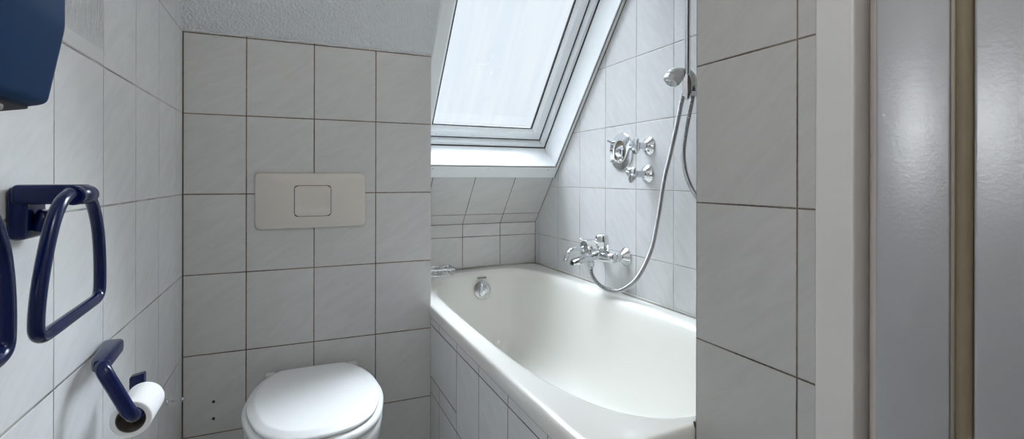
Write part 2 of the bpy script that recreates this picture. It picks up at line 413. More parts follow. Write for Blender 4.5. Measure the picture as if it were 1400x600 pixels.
def rframe(bm, x0, x1, s0, s1, wd, n0, n1, bev=0.001):
    add_roofbox(bm, x0, x0+wd, s0, s1, n0, n1, bev); add_roofbox(bm, x1-wd, x1, s0, s1, n0, n1, bev)
    add_roofbox(bm, x0+wd, x1-wd, s0, s0+wd, n0, n1, bev); add_roofbox(bm, x0+wd, x1-wd, s1-wd, s1, n0, n1, bev)
bm = NB(); rframe(bm, LX0-0.018, LX1+0.018, LS0-0.018, LS1+0.018, 0.036, -0.215, -0.138, 0.0015); obj('window_frame', bm, winwhite, win)
bm = NB(); rframe(bm, LX0-0.017, LX1+0.017, LS0-0.017, LS1+0.017, 0.0215, -0.1385, -0.1345, 0); obj('joint_shadow_strip', bm, gap, win).name = 'joint_shade_strip'  # dark strip stands in for the shadow in the lining joint
FX0, FX1, FS0, FS1 = LX0+0.018, LX1-0.018, LS0+0.018, LS1-0.018
bm = NB(); rframe(bm, FX0+0.008, FX1-0.008, FS0+0.008, FS1-0.008, 0.034, -0.214, -0.172, 0.0015)
sash = obj('sash', bm, winwhite, win)
bm = NB(); rframe(bm, FX0-0.002, FX1+0.002, FS0-0.002, FS1+0.002, 0.014, -0.212, -0.177, 0); obj('gap_seal', bm, gasket, win)
# slanted glazing bead
gx0, gx1, gs0, gs1 = FX0+0.04, FX1-0.04, FS0+0.04, FS1-0.04
def bead(bm, k, n0, n1, m_in):
    o = [(gx0, gs0), (gx1, gs0), (gx1, gs1), (gx0, gs1)]; i = [(gx0+k, gs0+k), (gx1-k, gs0+k), (gx1-k, gs1-k), (gx0+k, gs1-k)]
    rings = [[RP(*p, n0) for p in o], [RP(*p, n1) for p in i], [RP(*p, n1-0.02) for p in i], [RP(*p, n1-0.02) for p in o]]
    R = add_loft(bm, rings, False, False)
    for a in range(4): bm.faces.new((R[3][a], R[3][(a+1) % 4], R[0][(a+1) % 4], R[0][a]))
bm = NB(); bead(bm, 0.014, -0.1735, -0.192, 0); obj('glazing_bead', bm, winwhite, sash)
bm = NB(); rframe(bm, gx0+0.015, gx1-0.015, gs0+0.015, gs1-0.015, 0.0050, -0.203, -0.194, 0); obj('seal', bm, gasket, sash)
bm = NB(); add_roofbox(bm, gx0+0.01, gx1-0.01, gs0+0.01, gs1-0.01, -0.206, -0.202); obj('pane', bm, pane_m, sash)
bm = NB()   # fine joints between casing, lining and shower wall
for a_, b_ in [((XW1-0.0175, LS0-0.004), (XW1-0.0175, WS1-0.05)), ((XW1-0.0008, WS0+0.002), (XW1-0.0008, WS1))]:
    add_tube(bm, [RP(a_[0], a_[1], 0.0118), RP(b_[0], b_[1], 0.0118)], 0.0020, 6)
add_tube(bm, [RP(XW0+0.042, WS0+0.0665, 0.0115), RP(XW1-0.018, WS0+0.0665, 0.0115)], 0.0016, 6)
obj('casing_joint', bm, dirt, win)
# small screws on the sash and casing
for (x, s, n) in [(0.60, FS0+0.02, -0.1715), (0.78, FS0+0.02, -0.1715), (0.56, WS0+0.05, 0.0125), (0.82, WS0+0.05, 0.0125), (1.13, WS0+0.05, 0.0125)]:
    bm = NB(); add_lathe(bm, [(0.0025, -0.001), (0.0025, 0.0006)], RP(x, s, n), UN, 10); obj('screw', bm, chrome_soft, win)

# ------------------------------------------------------------------ doorway at the right
door = bpy.data.objects.new('door_1', None); C.objects.link(door); door.location = (XP, 0.3, 0); door['kind'] = 'structure'
door['label'] = 'doorway with cream lining and glossy grey steel frame'
DH = 2.06
bm = NB(); add_box(bm, (XP-0.0015, 0.428, 0), (XP+0.06, TRIM0, DH), 0.003); obj('door_lining', bm, doorcream, door)
# hollow beige moulding
bm = NB()
pts = [(XP+0.002, 0.4275)]+[(XP+0.016-0.016*math.cos(a)*1.0 if False else XP+0.001+0.013*math.sin(PI*k/10), 0.4275-0.0265*k/10) for k, a in enumerate([0]*11)]
pts = [(XP+0.0005+0.016*math.sin(PI*min(1, k/7)*0.5+PI*0.5) if False else XP+0.001+0.032*(1-k/10)**1.6, 0.4275-0.0275*k/10) for k in range(11)]
poly = pts+[(XP+0.05, 0.400), (XP+0.05, 0.4275)]
add_loft(bm, [[V((x, y, 0)) for x, y in poly], [V((x, y, DH)) for x, y in poly]])
obj('moulding', bm, mouldcream, door, auto=35)
def slab(bm, p, q, th, bev=0.003):
    """upright board from plan point p to q, thickness th away from the room"""
    p, q = V(p), V(q); d = (q-p).normalized(); n = V((-d.y, d.x))*th
    if n.x < 0: n = -n
    c = round_poly([p, q, q+n, p+n], bev, 4)
    add_loft(bm, [[V((x, y, 0.0)) for x, y in c], [V((x, y, DH)) for x, y in c]])
bm = NB(); slab(bm, (0.6715, 0.3945), (0.6970, 0.3275), 0.03); obj('steel_frame', bm, greygloss, door, auto=40)
bm = NB(); slab(bm, (0.703, 0.330), (0.710, 0.300), 0.02, 0.002); add_tube(bm, [(0.704, 0.318, 0.002), (0.704, 0.318, DH-0.002)], 0.0085, 14); obj('rubber_seal', bm, brownseal, door, auto=40)
bm = NB(); add_tube(bm, [(0.6975, 0.3258, 0.002), (0.6975, 0.3258, DH-0.002)], 0.0022, 10); obj('seal_lip', bm, mat('tan_rubber', (0.33, 0.28, 0.22), 0.5), door, smooth=True)
bm = NB(); slab(bm, (0.700, 0.3075), (0.760, 0.150), 0.03); obj('door_leaf', bm, greygloss, door, auto=40)
bm = NB(); add_box(bm, (0.735, -0.36, 0), (0.775, 0.17, DH)); obj('door_side', bm, doorcream, door)
sbox('wall_passage', (0.775, -0.36, 0), (0.86, 0.50, DH+0.02), paintw)

# ------------------------------------------------------------------ unseen ceiling globe, added as fill light
LPX, LPY = 0.40, 0.10
lamp = thing('added_fill_globe', 'unseen opal globe added on the level ceiling as fill light', 'lamp', (LPX, LPY, CEIL))
bm = NB(); add_lathe(bm, [(0.065, 0), (0.065, 0.012), (0.055, 0.022), (0.04, 0.026)], (LPX, LPY, CEIL), (0, 0, -1), 40); obj('base', bm, winwhite, lamp, auto=40)
bm = NB(); add_lathe(bm, [(0.04, 0.024)]+[(0.115*math.sin(a_), 0.137-0.115*math.cos(a_)) for a_ in [0.4+k*(PI-0.41)/14 for k in range(15)]], (LPX, LPY, CEIL), (0, 0, -1), 40); obj('added_lamp_shade', bm, fillglow, lamp, smooth=True)

# unseen opal tube, added to put a highlight on the grey door frame
ml = thing('added_highlight_tube', 'unseen upright opal tube added for the highlight on the door frame', 'lamp', (XL, 0.10, 1.25))
bm = NB(); add_box(bm, (XL+0.0005, 0.075, 1.08), (XL+0.022, 0.125, 1.30), 0.005); obj('base', bm, winwhite, ml, auto=40)
bm = NB(); add_lathe(bm, [(0.020, 0), (0.030, 0.010), (0.030, 0.150), (0.020, 0.160)], (XL+0.050, 0.10, 1.11), (0, 0, 1), 28); obj('added_lamp_shade', bm, highlightglow, ml, auto=50)

# ------------------------------------------------------------------ bath
TX0, TX1, TY0, TY1 = 0.4600, XS-0.0015, 0.7155, D2-0.0015
def rimz(x): return 0.584 + 0.021*min(1, max(0, (x-TX0)/0.55))
tub = thing('bathtub', 'cream enamelled bathtub with a white rolled rim along the shower wall', 'bathtub', (0.82, 1.55, 0))
NT = 128
cx, cy = 0.822, 1.515
def se(hx0, hx1, hy0, hy1, n, th):
    c, s = math.cos(th), math.sin(th)
    hx = hx1 if c > 0 else hx0; hy = hy1 if s > 0 else hy0
    r = (abs(c/hx)**n+abs(s/hy)**n)**(-1/n)
    return r*c, r*s
def ths():
    return [2*PI*i/NT for i in range(NT)]
def warp(th):  # spread samples along the long oval
    return math.atan2(math.sin(th)*2.2, math.cos(th))
def ring_rect(ins, z, rad=40):
    o = []
    for th in ths():
        x, y = se(cx-TX0-ins, TX1-ins-cx, cy-TY0-ins, TY1-ins-cy, rad, warp(th))
        X, Yy = cx+x, cy+y
        o.append(V((X, Yy, rimz(X)+z)))
    return o
def ring_in(ins, z, n=3.6, rel=True, ix=0.0, nf=0.0, ff=0.0):
    o = []
    for th in ths():
        x, y = se(0.302-ins-ix, 0.292-ins-ix, 0.768-ins-nf, 0.790-ins-ff, n, warp(th))
        o.append(V((cx+x, cy+y, (rimz(cx+x)+z) if rel else z)))
    return o
bm = NB()
rings = [ring_rect(0.006, -0.045), ring_rect(0.000, -0.043), ring_rect(-0.0, -0.012), ring_rect(0.0015, -0.005), ring_rect(0.005, -0.001), ring_rect(0.010, 0.0),
         ring_in(-0.020, 0.000), ring_in(-0.010, -0.0008), ring_in(-0.002, -0.004), ring_in(0.006, -0.011), ring_in(0.013, -0.022), ring_in(0.019, -0.038),
         ring_in(0.0, 0.50, 3.5, False, 0.028, 0.05, 0.032), ring_in(0, 0.42, 3.4, False, 0.038, 0.085, 0.045), ring_in(0, 0.34, 3.3, False, 0.050, 0.13, 0.060),
         ring_in(0, 0.28, 3.2, False, 0.066, 0.175, 0.080), ring_in(0, 0.24, 3.1, False, 0.090, 0.21, 0.105), ring_in(0, 0.215, 3.0, False, 0.125, 0.25, 0.14), ring_in(0, 0.205, 2.8, False, 0.18, 0.33, 0.20), ring_in(0, 0.202, 2.6, False, 0.25, 0.5, 0.45)]
add_loft(bm, rings, False, True)
tb = obj('basin', bm, enamel, tub, smooth=True)
sb = tb.modifiers.new('s', 'SUBSURF'); sb.levels = 1; sb.render_levels = 1
md = tb.modifiers.new('t', 'SOLIDIFY'); md.thickness = 0.004; md.offset = -1
# tiled apron: long side and the short exposed end
bm = NB(); add_box(bm, (0.4675, 0.730, 0.0), (0.4915, D2-0.002, 0.543)); add_box(bm, (0.4675, 0.722, 0.0), (XP+0.02, 0.745, 0.543)); ap = obj('tiled_apron', bm, t_apron, tub)
bm = NB(); add_box(bm, (0.4660, 1.4995, 0.3225), (0.470, 1.8135, 0.5085), 0.0012)
obj('access_panel', bm, mat('access_panel_tile', (0.74, 0.745, 0.745), 0.25, var=(18, 0.03)), tub)
bm = NB(); add_tube(bm, [(0.4672, 1.4985, 0.3205), (0.4672, 1.8135, 0.3205)], 0.0011, 6); obj('panel_joint', bm, dirt, tub)
bm = NB(); add_tube(bm, [(0.4672, 1.81, 0.5425), (0.4672, 0.722, 0.5425), (XP-0.002, 0.7215, 0.5425)], 0.0018, 6); obj('caulk_joint', bm, dirt, tub)
bm = NB(); add_tube(bm, [(XP+0.004, 0.7135, 0.52), (XP+0.002, 0.7135, 0.55), (XP+0.004, 0.7135, 0.585), (XP-0.001, 0.7145, 0.60)], 0.0026, 8); obj('dirty_caulk', bm, dirt, tub)

# overflow with knob and the maker's name above it, on the far inner wall of the basin
fy = lambda z: cy+0.790-(0.019+(0.56-z)*0.17)-0.002
oz = 0.512; ox = 0.838; oy = fy(oz)-0.004
nrm = V((0, -1, 0.17)).normalized()
bm = NB(); add_lathe(bm, [(0.043, 0), (0.043, 0.004), (0.041, 0.0065), (0.036, 0.0075), (0.001, 0.008)], V((ox, oy, oz)), nrm, 48)
ov = obj('overflow_plate', bm, chrome_soft, tub, auto=35); ov['label'] = 'round chrome overflow plate'
bm = NB(); a, e1, e2 = frame(nrm); up = V((0, 0, 1)); up = (up-nrm*up.dot(nrm)).normalized(); rt = V((1, 0, 0))
poly = [(-0.010, 0.036), (0.004, 0.037), (0.020, 0.026), (0.032, 0.010), (0.034, -0.008), (0.024, -0.028), (0.004, -0.037), (-0.016, -0.034), (-0.020, -0.018)]
poly = round_poly(poly, 0.006, 3)
base = [V((ox, oy, oz))+rt*p[0]+up*p[1]+nrm*0.0075 for p in poly]
mid = [V((ox, oy, oz))+rt*(p[0]*0.9-0.001)+up*(p[1]*0.9)+nrm*0.016 for p in poly]
top = [V((ox, oy, oz))+rt*(p[0]*0.45+0.004)+up*(p[1]*0.5)+nrm*0.024 for p in poly]
add_loft(bm, [base, mid, top]); obj('overflow_knob', bm, chrome, tub, auto=30)
fc = bpy.data.curves.new('maker_name', 'FONT'); fc.body = 'GOWER'; fc.size = 0.013; fc.align_x = 'CENTER'; fc.extrude = 0.0003; fc.offset = 0.0004
fo = bpy.data.objects.new('tmp_text', fc); C.objects.link(fo)
bpy.context.view_layer.update()
me = bpy.data.meshes.new_from_object(fo.evaluated_get(bpy.context.evaluated_depsgraph_get())); bpy.data.objects.remove(fo)
tx = bpy.data.objects.new('maker_name', me); C.objects.link(tx); me.materials.clear(); me.materials.append(mat('dark_print', (0.05, 0.09, 0.10), 0.5))
tz = 0.5655; tm = Matrix((rt, up, nrm)).transposed().to_4x4(); tm.translation = V((ox+0.002, fy(tz)-0.0035, tz))
me.transform(Matrix.Diagonal((0.98, 0.85, 1, 1))); me.transform(tm); tx.parent = tub; tx.matrix_parent_inverse = parent_world(tub).inverted()

# ------------------------------------------------------------------ toilet
TXc = 0.061
half = [(0, 1.280), (0.05, 1.286), (0.095, 1.308), (0.135, 1.355), (0.160, 1.425), (0.1745, 1.515), (0.170, 1.60), (0.150, 1.672), (0.122, 1.722), (0.100, 1.744), (0.05, 1.749), (0, 1.750)]
fullo = [(TXc+x, y) for x, y in half]+[(TXc-x, y) for x, y in reversed(half[1:-1])]
OUT = [(TXc+(p.x-TXc)*1.015, 1.300+(p.y-1.280)*1.032) for p in smooth_path([(x, y, 0) for x, y in fullo], 6, True)]
OC = (TXc, 1.53)
def oring(k, z, dy=0.0, stretch=0.0, fx=1.0, fy0=1.0):
    """outline offset outwards by k; stretch pulls the rear to the wall"""
    o = []
    n = len(OUT)
    for i, (x, y) in enumerate(OUT):
        tx_, ty_ = OUT[(i+1) % n][0]-OUT[i-1][0], OUT[(i+1) % n][1]-OUT[i-1][1]
        L = math.hypot(tx_, ty_) or 1
        nx, ny = ty_/L, -tx_/L
        X, Y = x+nx*k, y+ny*k
        X = TXc+(X-TXc)*fx
        Y = 1.78-(1.78-Y)*fy0
        if stretch and Y > 1.60: Y = Y+(Y-1.60)/(0.15)*stretch
        o.append(V((X, min(Y+dy, D-0.003), z)))
    return o
ZD = -0.017
_or = oring
def oring(k, z, **a): return _or(k, z+ZD, **a)
toi = thing('toilet', 'white wall-hung toilet with closed lid under the flush plate', 'toilet', (TXc, 1.53, 0))
bm = NB()
add_loft(bm, [oring(-0.03, 0.408), oring(-0.004, 0.4075, stretch=0.024), oring(0.006, 0.402, stretch=0.024), oring(0.009, 0.388, stretch=0.024), oring(0.006, 0.36, stretch=0.024), oring(-0.003, 0.31, stretch=0.026, fx=0.97, fy0=0.97),
              oring(-0.012, 0.25, stretch=0.035, fx=0.88, fy0=0.86), oring(-0.02, 0.19, stretch=0.05, fx=0.76, fy0=0.70), oring(-0.03, 0.14, stretch=0.10, fx=0.64, fy0=0.52), oring(-0.04, 0.11, stretch=0.12, fx=0.55, fy0=0.40), oring(-0.06, 0.10, stretch=0.14, fx=0.5, fy0=0.34)])
obj('bowl', bm, ceramic, toi, smooth=True)
bm = NB()
add_loft(bm, [oring(-0.02, 0.4085), oring(0.004, 0.4095), oring(0.0105, 0.414), oring(0.0115, 0.420), oring(0.008, 0.4265), oring(0.0, 0.4305), oring(-0.02, 0.431)])
obj('seat', bm, seatp, toi, auto=60)
bm = NB()
add_loft(bm, [oring(-0.021, 0.4342), oring(-0.0025, 0.4342), oring(0.0, 0.4365), oring(0.0, 0.4400), oring(-0.0015, 0.4420), oring(-0.004, 0.4435), oring(-0.017, 0.4500), oring(-0.0195, 0.4512), oring(-0.022, 0.4518), oring(-0.025, 0.4520)])
obj('lid', bm, seatp, toi, auto=60)
bm = NB(); add_loft(bm, [oring(-0.020, 0.4300), oring(-0.020, 0.4345)]); obj('buffer_gap', bm, gap, toi).name = 'buffer'
for s in (-1, 1):
    bm = NB(); add_box(bm, (TXc+s*0.126-0.014, 1.768, 0.390), (TXc+s*0.126+0.014, 1.796, 0.424), 0.006, 3); obj('hinge', bm, plasticw, toi, auto=50)

# ------------------------------------------------------------------ flush plate
fp = thing('flush_plate', 'ivory rectangular flush plate with a recessed push button', 'flush plate', (0.06, D, 0.975))
f = lambda u, v, h: V((u, D-h, v))
bm = NB()
outer = round_poly([(-0.112, 0.8835), (0.2315, 0.8835), (0.2315, 1.0665), (-0.112, 1.0665)], 0.020, 6)
hole = round_poly([(0.0035, 0.9215), (0.1195, 0.9215), (0.1195, 1.0255), (0.0035, 1.0255)], 0.013, 6)
oc = V((0.06, 0.975)); hc = V((0.0615, 0.9735))
def ins2(poly, c, k): return [V((p[0]-math.copysign(k, p[0]-c[0]), p[1]-math.copysign(k, p[1]-c[1]))) for p in poly]
R_ = add_loft(bm, [[f(*p, 0.0005) for p in outer], [f(*p, 0.008) for p in outer], [f(*p, 0.0095) for p in ins2(outer, oc, 0.0008)], [f(*p, 0.0115) for p in ins2(outer, oc, 0.003)],
              [f(*p, 0.0120) for p in hole], [f(*p, 0.002) for p in hole]], False, False)
obj('plate', bm, platep, fp, auto=40)
bm = NB(); add_box(bm, (0.001, D-0.0035, 0.919), (0.122, D-0.0008, 1.028)); obj('recess', bm, gap, fp)
bm = NB()
# push button: dished, with a bright step near the lower edge
N1, prof = 14, [(1.0240, 0.0115), (1.0215, 0.0122), (1.010, 0.0110), (0.99, 0.0078), (0.97, 0.0058), (0.955, 0.0052), (0.948, 0.0062), (0.943, 0.0100), (0.9405, 0.0118), (0.935, 0.0124), (0.926, 0.0124), (0.9232, 0.0112)]
x0, x1 = 0.0055, 0.1175
cols = []
for k in range(N1+1):
    u = k/N1; x = x0+(x1-x0)*u
    edge = min(1, min(u, 1-u)*7); edge = edge*edge*(3-2*edge)
    col = []
    for z, h in prof:
        zz = z
        hh = 0.0122+(h-0.0122)*edge if h < 0.0115 else h
        if k in (0, N1): zz = 0.9735+(z-0.9735)*0.86; hh = min(hh, 0.0112)
        elif k in (1, N1-1): zz = 0.9735+(z-0.9735)*0.975
        col.append((x, zz, hh))
    cols.append(col)
fr_ = [[bm.verts.new(f(*p)) for p in c] for c in cols]
bk_ = [[bm.verts.new(f(p[0], p[1], 0.003)) for p in c] for c in cols]
for a in range(N1):
    for b in range(len(prof)-1):
        bm.faces.new((fr_[a][b], fr_[a+1][b], fr_[a+1][b+1], fr_[a][b+1]))
for a in range(N1):
    for b in (0, len(prof)-1): bm.faces.new((fr_[a][b], fr_[a+1][b], bk_[a+1][b], bk_[a][b]))
for b in range(len(prof)-1):
    for a in (0, N1): bm.faces.new((fr_[a][b], fr_[a][b+1], bk_[a][b+1], bk_[a][b]))
obj('push_button', bm, platep, fp, auto=50)

# ------------------------------------------------------------------ towel rings
ringpath = [(0.735, 1.0315), (0.712, 1.024), (0.695, 1.010), (0.681, 0.990), (0.667, 0.962), (0.656, 0.932), (0.651, 0.905), (0.653, 0.893), (0.664, 0.887), (0.685, 0.8865),
            (0.740, 0.8885), (0.795, 0.8905), (0.818, 0.892), (0.829, 0.898), (0.832, 0.912), (0.831, 0.945), (0.825, 0.978), (0.814, 1.003), (0.800, 1.020), (0.782, 1.031)]
def towel_ring(off, label):
    t = thing('towel_ring', label, 'towel ring', (XL, 0.785+off, 1.0), 'blue towel rings on the left wall')
    bm = NB(); add_box(bm, (XL+0.0005, 0.777+off, 0.9745), (XL+0.020, 0.836+off, 1.040), 0.008, 4); obj('wall_plate', bm, navy, t, auto=50)
    bm = NB(); add_box(bm, (XL+0.006, 0.774+off, 1.0175), (-0.232, 0.800+off, 1.0415), 0.006, 4); obj('arm', bm, navy, t, auto=50)
    bm = NB(); add_lathe(bm, [(0.0095, 0), (0.0115, 0.002), (0.0115, 0.010), (0.0102, 0.0125), (0.0102, 0.0145), (0.0115, 0.017), (0.0115, 0.048), (0.0095, 0.052)], (-0.2355, 0.741+off, 1.029), (0, 1, 0), 24)
    obj('pivot_sleeve', bm, navy, t, auto=40)
    bm = NB(); add_tube(bm, smooth_path([(-0.2355, y+off, z) for y, z in ringpath], 5, False), 0.0069, 18); obj('ring', bm, navy, t, smooth=True)
    bm = NB(); add_lathe(bm, [(0.009, 0), (0.010, 0.003), (0.010, 0.022), (0.008, 0.026)], (XL+0.026, 0.800+off, 0.984), (0.25, 0, 1), 16); obj('stay', bm, navy, t, auto=40)
    return t
towel_ring(0.0, 'dark blue squarish towel ring on left wall, the one seen whole')
towel_ring(-0.238, 'dark blue towel ring nearest the viewer, cut off by the picture edge')

# ------------------------------------------------------------------ toilet roll holder and roll
h = thing('toilet_roll_holder', 'dark blue bent tube toilet roll holder on the left wall', 'toilet roll holder', (XL, 1.05, 0.75))
bm = NB()
def barring(y, xc, zc, hw, hh, yk=0.0):
    return [V((max(XL+0.0004, xc+hw*math.copysign(abs(math.cos(t))**0.5, math.cos(t))), y, zc+hh*math.copysign(abs(math.sin(t))**0.5, math.sin(t)))) for t in [2*PI*i/28 for i in range(28)]]
add_loft(bm, [barring(0.990, -0.280, 0.7505, 0.0085, 0.0095), barring(1.000, -0.282, 0.7505, 0.0120, 0.0115), barring(1.06, -0.2895, 0.7490, 0.0150, 0.0120), barring(1.10, -0.294, 0.7480, 0.0165, 0.0120), barring(1.115, -0.296, 0.7480, 0.0155, 0.0110), barring(1.122, -0.298, 0.7480, 0.012, 0.008)])
obj('wall_bar', bm, navy, h, auto=50)
bm = NB()
pth = [(XL+0.028, 1.015, 0.7505), (XL+0.032, 0.998, 0.7505), (XL+0.037, 0.984, 0.747), (XL+0.044, 0.979, 0.735), (XL+0.056, 0.978, 0.710), (XL+0.068, 0.978, 0.684), (XL+0.0735, 0.980, 0.672), (XL+0.0755, 0.988, 0.6655), (XL+0.076, 1.003, 0.664)]
add_tube(bm, smooth_path(pth, 6), 0.0107, 20)
obj('bent_tube', bm, navy, h, smooth=True)
bm = NB(); add_tube(bm, [(XL+0.076, 1.000, 0.664), (XL+0.066, 1.112, 0.666)], 0.0085, 16); obj('spindle', bm, navy, h, auto=40)
bm = NB()
add_loft(bm, [[V((XL+0.053+sx_*0.011*k, 1.108+sy_*0.007*k, z+0.5*(sx_*0.004))) for sx_, sy_ in ((-1,-1),(-0.4,-1.2),(0.4,-1.2),(1,-1),(1,1),(0.4,1.2),(-0.4,1.2),(-1,1))] for z, k in ((0.655, 0.9), (0.67, 1), (0.690, 1), (0.693, 0.85))])
obj('end_stop', bm, navy, h, auto=40)
rollc = V((XL+0.0700, 0.995, 0.6565))
roll_ = thing('toilet_roll', 'small nearly used white paper roll hanging on the blue holder', 'toilet roll', rollc)
ro, ri, ln = 0.0290, 0.0200, 0.090
bm = NB(); a, e1, e2 = frame((0, 1, 0))
rings = [[rollc+a*hh+e1*(r*math.cos(2*PI*i/48))+e2*(r*math.sin(2*PI*i/48)) for i in range(48)] for r, hh in ((ri+0.001, 0), (ro-0.002, 0), (ro-0.0005, 0.0008), (ro, 0.003), (ro, ln-0.003), (ro-0.002, ln), (ri+0.001, ln))]
add_loft(bm, rings+[rings[0]][:0], False, False)
obj('paper', bm, paper, roll_, auto=50)
bm = NB(); rings = [[rollc+a*hh+e1*(r*math.cos(2*PI*i/48))+e2*(r*math.sin(2*PI*i/48)) for i in range(48)] for r, hh in ((ri, 0.0005), (ri+0.0012, 0), (ri+0.0012, ln), (ri, ln-0.0005), (ri, 0.0005))]
add_loft(bm, rings, False, False); obj('core', bm, card, roll_, auto=50)

# small chrome peg near the corner
hp = thing('wall_hook', 'small chrome peg with ball ends low on left wall near the corner', 'hook', (XL, 1.60, 0.449))
bm = NB(); add_lathe(bm, [(0.007, 0), (0.008, 0.002), (0.0075, 0.005), (0.005, 0.008)], (XL+0.0003, 1.60, 0.449), (1, 0, 0), 20); obj('rosette', bm, chrome, hp, auto=50)
bm = NB(); add_lathe(bm, [(0.004, 0.006), (0.0028, 0.012), (0.0028, 0.026), (0.004, 0.030), (0.0062, 0.033), (0.0068, 0.037), (0.0055, 0.0415), (0.001, 0.043)], (XL, 1.60, 0.449), (1, 0, 0.04), 20); obj('peg', bm, chrome, hp, smooth=True)

# ------------------------------------------------------------------ blue wall box top left
bx = thing('wall_dispenser', 'large dark blue box with open underside mounted high on left wall', 'dispenser', (XL, 0.5, 1.2))
BY0, BY1 = 0.405, 0.553
bp = [(0.0, 1.090), (0.088, 1.1045), (0.1200, 1.1115), (0.132, 1.178), (0.132, 1.34), (0.115, 1.36), (0.0, 1.36)]
bm = NB()
pp = round_poly(bp, 0.005, 4)
def bring(y, k):
    c = V((0.05, 1.22)); return [V((XL+0.0005+max(0, p[0]+(c[0]-p[0])*k*0.25 if p[0] > 0.001 else 0), y, p[1]+(c[1]-p[1])*k*0.15)) for p in pp]
add_loft(bm, [bring(BY0, 0.25), bring(BY0+0.003, 0.08), bring(BY0+0.010, 0), bring(BY1-0.010, 0), bring(BY1-0.003, 0.08), bring(BY1, 0.25)])
obj('housing', bm, boxblue, bx, auto=50)
# opening below: white rimmed slot with dark inside
tdir = V((0.088, 0, 0.0145)).normalized(); dn = V((0.0145, 0, -0.088)).normalized()
def und(d, y, h): return V((XL+d, y, 1.0900+d*0.165-h))
bm = NB(); pb = round_poly([(0.004, BY0+0.006), (0.111, BY0+0.006), (0.111, BY1-0.011), (0.004, BY1-0.011)], 0.006, 4)
add_loft(bm, [[und(p[0], p[1], -0.002) for p in pb], [und(p[0], p[1], 0.0012) for p in pb]]); obj('underside_shade_plate', bm, mat('underside_shade_tone', (0.035, 0.04, 0.05), 0.55, spec=0.2), bx, auto=40)  # near-black sheet paints in the shade under the blue housing
cc = und(0.074, 0.482, 0.0012)
def under(k, hgt, w_=0.034, l_=0.048): 
    return [cc+tdir*(w_*k*math.copysign(abs(math.cos(t))**0.6, math.cos(t)))+V((0, l_*k*math.copysign(abs(math.sin(t))**0.6, math.sin(t)), 0))+dn*hgt for t in [2*PI*i/40 for i in range(40)]]
bm = NB(); add_loft(bm, [under(1.02, -0.001), under(1.0, 0.0022), under(0.90, 0.0026), under(0.86, 0.0012)], True, True); obj('outlet_rim', bm, silicone, bx, auto=40)
bm = NB(); add_loft(bm, [under(0.80, 0.0), under(0.80, 0.0018)]); obj('outlet_opening', bm, gap, bx)
bm = NB(); fc_ = V((XL+0.1318, 0.508, 1.232))
add_loft(bm, [[fc_+V((hh, 0.010*k*math.cos(t), 0.0045*k*math.sin(t)+0.002*math.cos(t))) for t in [2*PI*i/24 for i in range(24)]] for hh, k in ((0, 1), (0.001, 1), (0.0018, 0.8), (0.0008, 0.6))]); obj('lock', bm, gap, bx, auto=40)

# ------------------------------------------------------------------ shower wall fittings
OUTW = V((-1, 0, 0))
def rosette(bm, y, z, r, hgt=0.012, n=36): add_lathe(bm, [(r, 0.0005), (r, 0.003), (r*0.96, 0.0055), (r*0.45, hgt), (r*0.40, hgt+0.004)], (XS, y, z), OUTW, n)
# concealed thermostat plate
th_ = thing('shower_control_plate', 'large round chrome cover plate with sunken centre on shower wall', 'cover plate', (XS, 1.632, 1.156))
bm = NB(); add_lathe(bm, [(0.074, 0.0005), (0.074, 0.004), (0.072, 0.006), (0.045, 0.0125), (0.0425, 0.0125), (0.041, 0.010), (0.040, 0.003)], (XS, 1.632, 1.156), OUTW, 56, cap1=False); obj('flange', bm, chrome, th_, auto=30)
bm = NB(); add_lathe(bm, [(0.0405, 0.0015), (0.0405, 0.0035), (0.001, 0.0036)], (XS, 1.632, 1.156), OUTW, 40); obj('sunken_disc', bm, mat('dull_brass_insert', (0.30, 0.26, 0.20), 0.45, 0.6), th_, auto=30)
bm = NB(); add_lathe(bm, [(0.026, 0.003), (0.028, 0.006), (0.026, 0.009), (0.016, 0.011), (0.015, 0.016), (0.001, 0.017)], (XS, 1.637, 1.152), OUTW, 24, lobes=(3, 0.14, 0.4)); obj('spindle', bm, chrome, th_, auto=40)
bm = NB(); add_tube(bm, [(XS-0.006, 1.690, 1.194), (XS-0.022, 1.700, 1.203)], 0.0045, 12); obj('pin', bm, chrome, th_, auto=40)
for zz in (1.183, 1.163, 1.118):
    bm = NB(); add_box(bm, (XS-0.0135, 1.678, zz-0.001), (XS-0.006, 1.694, zz+0.001)); obj('scale_mark', bm, gap, th_)
# valves with three-lobed handles
def valve(y, z, tip, rot, label):
    t = thing('shower_valve', label, 'valve', (XS, y, z), 'chrome valves on the shower wall')
    bm = NB(); rosette(bm, y, z, 0.035, 0.020, 8 if False else 40); obj('rosette', bm, chrome, t, auto=25)
    bm = NB(); add_lathe(bm, [(0.0145, 0.012), (0.0135, 0.03), (0.0125, tip*0.62), (0.0115, tip*0.72)], (XS, y, z), OUTW, 6 if False else 24); obj('stem', bm, chrome, t, auto=30)
    bm = NB(); add_lathe(bm, [(0.010, tip*0.66), (0.019, tip*0.76), (0.0270, tip*0.90), (0.0270, tip*0.95), (0.019, tip*1.0), (0.001, tip*0.97)], (XS, y, z), OUTW, 36, lobes=(3, 0.20, rot)); obj('handle', bm, chrome, t, auto=35)
valve(1.467, 1.168, 0.070, 0.3, 'upper chrome valve with three-lobed handle beside the round plate')
valve(1.474, 1.067, 0.080, 1.4, 'lower chrome valve with three-lobed handle beside the round plate')

